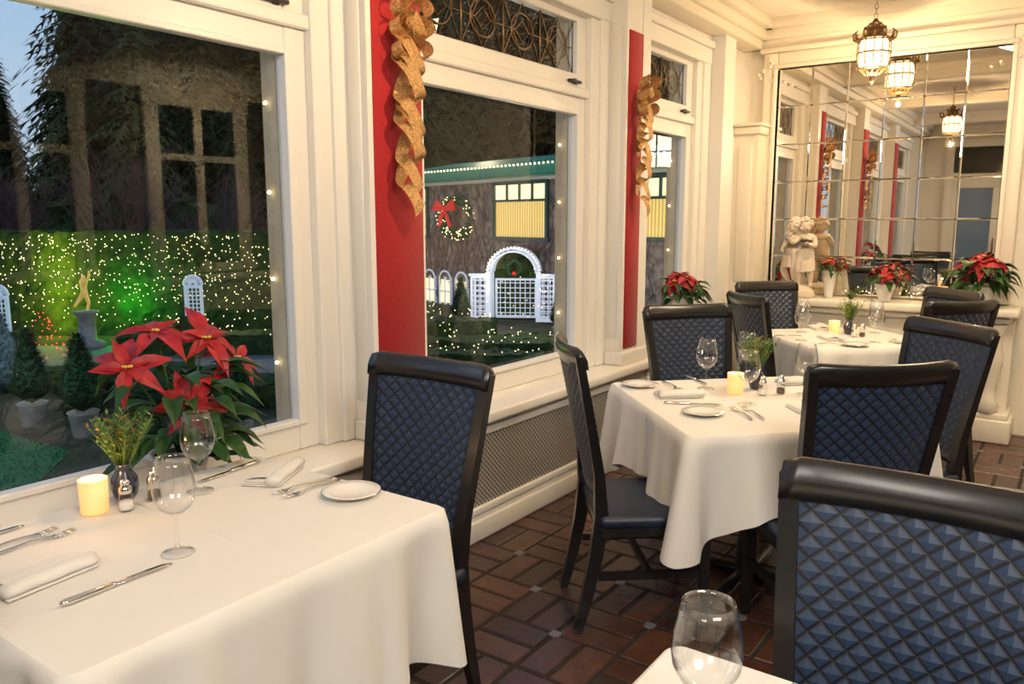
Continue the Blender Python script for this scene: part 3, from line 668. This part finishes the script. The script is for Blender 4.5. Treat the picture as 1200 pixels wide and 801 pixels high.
for (d,l,n,w,h) in ((13.2,.0,60,3.2,.30),(15.0,-1.3,50,2.0,.4),(12.2,-.6,30,2.2,.25),(14,2.6,50,1.6,.4),(16,-1.9,40,1.4,.6)):
    for k in range(n): b.octa(W(d+ru(-.5,.5),l+ru(-w/2,w/2),GZ+.3+ru(0,h)),.010,fairy)
b.obj("fairy_lights")
b=B()
for (d,l,L_,w,h) in ((13.2,0,3.2,.9,.4),(15.0,-1.3,2.0,.8,.5),(12.2,-.6,2.2,.6,.35),(14,2.6,1.6,.9,.6),(14.3,-5,4,.7,.35),(11.2,-5.4,2.5,.6,.3),(10.2,-3.6,1.6,.6,.3)):
    c=W(d,l); hedge(b,L_,w,h,T(c.x,c.y,GZ)@RZ(HA+ru(-.1,.1)),.07,.06)
b.obj("box_hedges")
def topiary(mt,h,r,pot=True,rnd_=False):
    b=B(); z0=.3 if pot else 0
    if pot: b.lathe([(.001,0),(.11,0),(.12,.03),(.155,.27),(.17,.29),(.15,.3),(.001,.27)],pott,16)
    def pr(t): return r*math.sin(min(max(t,.02),.98)*pi)**.6+.01 if rnd_ else r*(math.sin(min(t*4,1)*pi/2))*(1-t)**.85+.01
    R=[]
    for i in range(15):
        t=i/14; rr=pr(t)
        R.append([(rr*(1+ru(-.12,.12))*math.cos(2*pi*j/18),rr*(1+ru(-.12,.12))*math.sin(2*pi*j/18),z0+h*t+ru(-.015,.015)) for j in range(18)])
    b.rings(R,mt,False)
    for k in range(1400):
        t=rnd()**1.2; rr=pr(t); a=ru(0,2*pi); p=Vector((rr*math.cos(a),rr*math.sin(a),z0+h*t)); d=Vector((math.cos(a),math.sin(a),ru(0,1)))*.06; w=Vector((-math.sin(a),math.cos(a),0))*.014
        b.add([p-w,p+w,p+d],[(0,1,2)],mt)
    return b.mesh("topiary")
TP=topiary(topim,.85,.24); BS=topiary(bluesp,1.3,.4,False); RB=topiary(topim,.6,.42,False,True); RB2=topiary(hedgem,.6,.42,False,True)
for (d,l,me,nm,s) in ((9.0,-5.57,TP,"potted_topiary",1),(8.57,-4.75,TP,"potted_topiary",1),(8.2,-2.9,TP,"potted_topiary",.9),(10.9,-7.1,BS,"blue_spruce",.85),(9.8,-6.75,BS,"blue_spruce",.55),(10.2,-5.6,RB2,"clipped_bush",.9),(9.9,-4.6,RB,"clipped_bush",.8),(9.1,-3.6,RB2,"clipped_bush",.8),(8.2,-3.9,RB2,"clipped_bush",.5),(7.6,-3.2,RB,"clipped_bush",.6),(9.3,-5.15,RB2,"clipped_bush",.5),
    (17,-1.1,TP,"potted_topiary",1.0),(15.8,.95,TP,"potted_topiary",.9),(16.8,2.1,RB,"clipped_bush",1),(17.5,-2.2,RB,"clipped_bush",1.1)):
    p=W(d,l); place(me,nm,p,ru(0,6),s)
b=B()
for k in range(55):
    t=rnd(); a=ru(0,2*pi); rr=.35*(1-t)+.03; p=W(13.4,-8.0); b.octa((p.x+rr*math.cos(a),p.y+rr*math.sin(a),GZ+.1+.75*t),.012,fairyr)
b.obj("red_tree_lights")
def conifer(H,R,seed,tiers=50):
    random.seed(seed); b=B(); b.tube([(0,0,0),(0,0,H*.5),(0,0,H)],[H*.018,H*.01,.01],bark,6)
    for i in range(tiers):
        t=i/tiers; z=H*(.04+.95*t); rr=R*(1-t)**.8*(.75+.5*rnd())+.12; n=int(10+9*(1-t)); o=ru(0,6)
        for k in range(n):
            a=o+2*pi*k/n+ru(-.25,.25); l=rr*ru(.65,1.15); dr=ru(.1,.35); c,s=math.cos(a),math.sin(a); wd=l*.12+.05
            def P(u,off,dz=0): return (c*l*u-s*off,s*l*u+c*off,z-dr*l*u*u*1.3+.1*l*math.sin(u*pi)-abs(off)*.45+dz)
            NQ=8
            for q in range(NQ):
                u0=q/NQ; w0=wd*(1.15-u0*.95)
                for sg in (-1,1):
                    b.add([P(u0,0),P(u0+.14,sg*w0*ru(1.1,1.9),ru(-.08,.08)),P(u0+.09,0,-.05)],[(0,1,2)],conm)
                b.add([P(u0,-.03),P(u0,.03),P(u0+.2,0,ru(.0,.1))],[(0,1,2)],conm)
    return b.mesh("conifer_tree")
CT=[conifer(14,3.0,1),conifer(11,2.6,2),conifer(16,3.2,3)]
random.seed(21)
k=0
for row,(d,h0) in enumerate(((26.5,.75),(31,1.0),(36,1.2),(41,1.4),(47,1.55))):
    l=-d*.95
    while l<d*.62:
        px=600+930*l/d
        s=h0*ru(.75,1.15)
        if px<100: s*=.47 if px>15 else .60
        if px>360 and row<2: l+=2; continue
        p=W(d+ru(-1.5,1.5),l); place(CT[k%3],"conifer_tree",p,ru(0,6),s); k+=1
        l+=ru(1.9,2.7)*(1+.1*row)
def bare(seed,H):
    random.seed(seed); b=B()
    def br(p,d,l,r,dep):
        q=p+d*l; b.tube([p,(p+q)/2+Vector((ru(-1,1),ru(-1,1),0))*l*.06,q],[r,r*.8,r*.6],twig,3,None,False)
        if dep==0: return
        for k in range(3 if dep>1 else 4):
            nd=(d+Vector((ru(-1,1),ru(-1,1),ru(-.2,.7)))*.55).normalized(); br(p.lerp(q,ru(.5,1)),nd,l*ru(.6,.85),r*.6,dep-1)
    for k in range(4): br(Vector((0,0,0)),Vector((ru(-.4,.4),ru(-.4,.4),1)).normalized(),H*.3,.045,5)
    return b.mesh("bare_tree")
BT=[bare(1,4.6),bare(2,4.6)]
random.seed(5)
for i,(d,l,s) in enumerate(((20.5,-12.8,1.0),(21.5,-10.5,1.1),(21,-14.2,.9),(21,-7.6,.9))): place(BT[i%2],"bare_tree",W(d,l),ru(0,6),s)
b=B(); c=W(23.6,-18); hedge(b,20,1,2.8,T(c.x,c.y,GZ)@RZ(HA),.25,.35); b.obj("shrub_border")
b=B(); M=T(*W(14.8,-8.0)); b.lathe([(.001,0),(.3,0),(.3,.1),(.16,.16),(.14,.6),(.22,.66),(.22,.7),(.001,.7)],pott,16,M)
vs,fs=skin([(0,0,.4),(0,0,.55),(0,0,.68),(0,0,.74),(0,.01,.82),(.06,0,.38),(.07,.05,.2),(.06,0,.02),(-.06,0,.38),(-.08,-.1,.25),(-.08,-.2,.12),(.12,0,.66),(.2,.02,.78),(.24,.02,.92),(-.12,0,.66),(-.2,.05,.55),(-.26,.1,.48)],
 [(0,1),(1,2),(2,3),(3,4),(0,5),(5,6),(6,7),(0,8),(8,9),(9,10),(2,11),(11,12),(12,13),(2,14),(14,15),(15,16)],[.08,.065,.08,.035,.06,.055,.04,.03,.055,.04,.03,.035,.028,.02,.035,.028,.02])
b.add(vs,fs,goldst,True,M@T(0,0,.68)@Matrix.Scale(.85,4)); b.obj("garden_statue")
plight("green_uplight",W(15.9,-7.85,-.1),(.02,1,.04),50,.05)
for z,en in ((-.5,18),(0,22),(.5,20),(.95,14)): plight("yellow_uplight",W(16.05,-9.35,z),(.75,.85,.03),en,.04)
plight("garden_fill_light",W(14.5,-5.0,-.1),(1,.8,.5),14); plight("garden_fill_light",W(10.2,-6.2,.3),(1,.92,.75),22); plight("garden_fill_light",W(7.5,-5.6,.5),(1,.97,.88),24); plight("garden_fill_light",W(13.6,.2,.3),(1,.88,.6),28)  # fill points added to brighten the dark garden, no lamps stand here
plight("tree_fill_light",W(23,-9,5.0),(1,.82,.5),90,.3); plight("tree_fill_light",W(24,-15,4.0),(1,.82,.5),60,.3); plight("tree_fill_light",W(27,-1,4.6),(1,.82,.5),130,.3)  # fill points added to lift the dark trees
def lattice(b,w,h,M,mt,st=.13,th=.012,arch=False):
    b.box((-w/2,-.03,0),(-w/2+.05,.03,h),mt,M); b.box((w/2-.05,-.03,0),(w/2,.03,h),mt,M); b.box((-w/2,-.03,h-.05),(w/2,.03,h),mt,M); b.box((-w/2,-.03,0),(w/2,.03,.06),mt,M)
    x=-w/2+st
    while x<w/2-.02: b.box((x-th,-.01,0),(x+th,.0,h),mt,M); x+=st
    z=st
    while z<h: b.box((-w/2,0,z-th),(w/2,.01,z+th),mt,M); z+=st
    if arch:
        for r in (w/2,w/2-.12):
            b.tube([(r*math.cos(t*pi/14),0,h+r*math.sin(t*pi/14)) for t in range(15)],.03,mt,5,M)
        for t in range(1,14): b.tube([((w/2)*math.cos(t*pi/14),0,h+(w/2)*math.sin(t*pi/14)),((w/2-.12)*math.cos(t*pi/14),0,h+(w/2-.12)*math.sin(t*pi/14))],.012,mt,4,M)
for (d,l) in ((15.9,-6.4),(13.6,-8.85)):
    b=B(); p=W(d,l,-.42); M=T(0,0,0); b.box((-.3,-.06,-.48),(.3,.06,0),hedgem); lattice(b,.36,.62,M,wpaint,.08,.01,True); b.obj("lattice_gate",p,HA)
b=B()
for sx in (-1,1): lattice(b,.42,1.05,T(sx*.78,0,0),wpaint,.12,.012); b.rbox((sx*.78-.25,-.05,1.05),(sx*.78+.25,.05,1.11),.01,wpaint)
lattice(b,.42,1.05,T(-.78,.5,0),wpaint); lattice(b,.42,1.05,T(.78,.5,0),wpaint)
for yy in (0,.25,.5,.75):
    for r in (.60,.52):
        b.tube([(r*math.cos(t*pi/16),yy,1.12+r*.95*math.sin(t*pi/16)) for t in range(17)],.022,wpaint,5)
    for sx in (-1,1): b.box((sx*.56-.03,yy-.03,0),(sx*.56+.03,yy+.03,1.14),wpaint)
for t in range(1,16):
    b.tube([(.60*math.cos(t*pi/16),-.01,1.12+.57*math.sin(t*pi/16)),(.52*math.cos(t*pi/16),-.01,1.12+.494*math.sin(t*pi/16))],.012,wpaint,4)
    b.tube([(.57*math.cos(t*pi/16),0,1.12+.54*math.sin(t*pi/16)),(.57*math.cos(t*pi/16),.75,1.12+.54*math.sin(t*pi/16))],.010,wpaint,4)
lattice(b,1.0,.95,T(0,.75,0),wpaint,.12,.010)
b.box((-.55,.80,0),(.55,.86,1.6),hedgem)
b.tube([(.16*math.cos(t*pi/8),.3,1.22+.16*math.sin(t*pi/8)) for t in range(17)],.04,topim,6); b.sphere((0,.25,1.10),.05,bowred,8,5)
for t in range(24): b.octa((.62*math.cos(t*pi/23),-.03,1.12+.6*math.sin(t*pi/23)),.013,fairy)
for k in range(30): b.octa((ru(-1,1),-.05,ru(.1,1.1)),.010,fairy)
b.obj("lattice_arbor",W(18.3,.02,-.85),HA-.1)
plight("arbor_light",W(16.8,.1,0),(.8,.88,1),16)
# building
e=Vector((.963,-.27,0)); nrm=Vector((-.27,-.963,0))
M=Matrix(((e.x,-nrm.x,0,-11.4),(e.y,-nrm.y,0,16.45),(0,0,1,0),(0,0,0,1)))
b=B(); b.box((-7,0,-.95),(8,4,2.62),ivy,M)
b.box((-7.2,-.45,2.52),(8.2,0,2.60),roofm,M); b.box((-7.2,-.5,2.56),(8.2,-.42,2.76),roofm,M)
b.add([(-7.2,-.5,2.76),(8.2,-.5,2.76),(8.2,3,3.35),(-7.2,3,3.35)],[(0,1,2,3)],roofm,False,M)
b.box((-7,-.06,2.44),(8,0,2.52),white,M)
def bwin(x0,x1,z0,z1,k):
    b.box((x0,-.03,z0),(x1,-.01,z1),winlit,M); b.box((x0,-.035,z1-.38),(x1,-.02,z1),winlit2,M)
    for (a,c,u,v) in ((x0-.08,x0,z0-.08,z1+.08),(x1,x1+.08,z0-.08,z1+.08),(x0,x1,z1,z1+.08),(x0-.12,x1+.12,z0-.1,z0),(x0,x1,z1-.42,z1-.36)): b.box((a,-.09,u),(c,0,v),mat_dk,M)
    for i in range(1,k): x=x0+(x1-x0)*i/k; b.box((x-.03,-.08,z1-.4),(x+.03,0,z1),mat_dk,M)
    n=int((x1-x0)/.09)
    for i in range(n): x=x0+(x1-x0)*(i+.5)/n; b.box((x-.012,-.04,z0),(x+.012,-.025,z1-.42),blindm,M)
bwin(-1.0,.97,1.06,2.35,4); bwin(3.75,4.9,1.13,2.33,3); bwin(-5.6,-4.25,1.06,2.35,3); bwin(6,7.4,1.1,2.3,3)
for x in (-4.4,-3.6,-2.8):
    b.box((x,-.03,-.85),(x+.5,-.01,-.2),winlit2,M)
    for q in (x-.05,x+.23,x+.5): b.box((q,-.07,-.9),(q+.05,0,-.12),wpaint,M)
    b.tube([(x+.25+.28*math.cos(t*pi/8),-.05,-.2+.25*math.sin(t*pi/8)) for t in range(9)],.03,wpaint,5,M); b.box((x,-.07,-.55),(x+.5,0,-.5),wpaint,M)
random.seed(3)
for k in range(260):
    x=ru(-6.8,7); z=ru(-.9,.9); P=[(x,-.02,z)]
    for q in range(7): x+=ru(-.22,.22); z+=ru(.1,.4); P.append((x,-.03,min(z,2.4)))
    if any(-1.1<p[0]<1.1 and p[2]>1 for p in P) or any(3.6<p[0]<5 and p[2]>1 for p in P): continue
    b.tube(P,ru(.008,.018),vine,3,M)
b.obj("garden_house")
b=B()
for k in range(98): b.sphere((-7.1+k*.155,-.53,2.78),.022,fairy,6,4,(1,1,1),M)
b.obj("roof_string_lights")
for s_ in (-4.5,-1.5,1.8,5): q=M@Vector((s_,-2.4,.4)); plight("facade_fill_light",q,(1,.84,.74),68,.1)  # added fill in front of the house, brightens its facade
b=B(); Mw=M@T(-2.55,-.14,1.53)@RZ(.5)@Matrix.Rotation(pi/2,4,'X')@Matrix.Scale(1.12,4)
b.tube([(.42*math.cos(t*pi/12),.42*math.sin(t*pi/12),0) for t in range(25)],.08,hedgem,8,Mw)
for k in range(900):
    a=ru(0,2*pi); r=.42+ru(-.12,.12); p=Vector((r*math.cos(a),r*math.sin(a),ru(-.0,.1))); d=Vector((ru(-1,1),ru(-1,1),ru(0,.6)))*.09; w=Vector((d.y,-d.x,0))*.2; b.add([p-w,p+w,p+d],[(0,1,2)],topim,False,Mw)
for k in range(80):
    a=ru(0,2*pi); r=.42+ru(-.12,.12); q=Mw@Vector((r*math.cos(a),r*math.sin(a),.13)); b.octa(q,.015,fairy)
for sg in (-1,1):
    b.tube([(-.28,.22,.15),(-.28+sg*.22,.38,.18),(-.28+sg*.28,.24,.2),(-.28,.2,.17)],[.03,.08,.07,.03],bowred,6,Mw)
    b.tube([(-.28,.2,.16),(-.28+sg*.08,.02,.2),(-.28+sg*.15,-.2,.17)],[.03,.05,.04],bowred,5,Mw)
b.sphere((-.28,.22,.18),.07,bowred,8,6,(1,1,1),Mw)
b.obj("christmas_wreath")
# ------------------------------------------------------------------ lights
def area(n,loc,tgt,sz,e,c):
    L=bpy.data.lights.new(n,"AREA"); L.shape='RECTANGLE'; L.size=sz[0]; L.size_y=sz[1]; L.energy=e; L.color=c
    o=bpy.data.objects.new(n,L); o.location=loc; d=Vector(tgt)-Vector(loc); o.rotation_euler=d.to_track_quat('-Z','Y').to_euler(); SC.collection.objects.link(o)
area("added_fill_panel",(1.0,.3,2.84),(-.9,2.2,.6),(1.2,1.2),102,(1,.92,.80))  # unseen fill panels added to brighten the room, no fixtures
area("added_fill_panel",(-.18,4.5,2.855),(-.5,4.8,.5),(.5,1.2),54,(1,.79,.52))
area("added_fill_panel",(-.3,-1.4,2.84),(-1.5,1.5,.8),(1.0,1.0),44,(1,.93,.83))
area("added_wall_fill",(2.3,5.1,2.84),(3.0,5.1,1.7),(.2,1.2),75,(1,.80,.50))  # added fill on the right wall window, so its reflection shows
for p in ((-1.985,.96,.87),(-1.15,3.27,.87),(-1.25,5.36,.87)): plight("candle_light",p,(1,.55,.2),.8,.01)
w=bpy.data.worlds.new("dusk_sky"); SC.world=w; w.use_nodes=True; N=w.node_tree.nodes; L=w.node_tree.links; bg=N["Background"]
tc=N.new("ShaderNodeTexCoord"); sp=N.new("ShaderNodeSeparateXYZ"); cr=N.new("ShaderNodeValToRGB"); L.new(tc.outputs["Generated"],sp.inputs[0]); L.new(sp.outputs[2],cr.inputs[0])
e_=cr.color_ramp.elements; e_[0].position=0; e_[0].color=(.55,.65,.75,1); e_[1].position=.9; e_[1].color=(.16,.30,.58,1); m_=e_.new(.3); m_.color=(.33,.54,.80,1)
L.new(cr.outputs[0],bg.inputs[0]); bg.inputs[1].default_value=1.05
SC.view_settings.view_transform='Standard'; SC.view_settings.look='None'; SC.view_settings.exposure=0.0
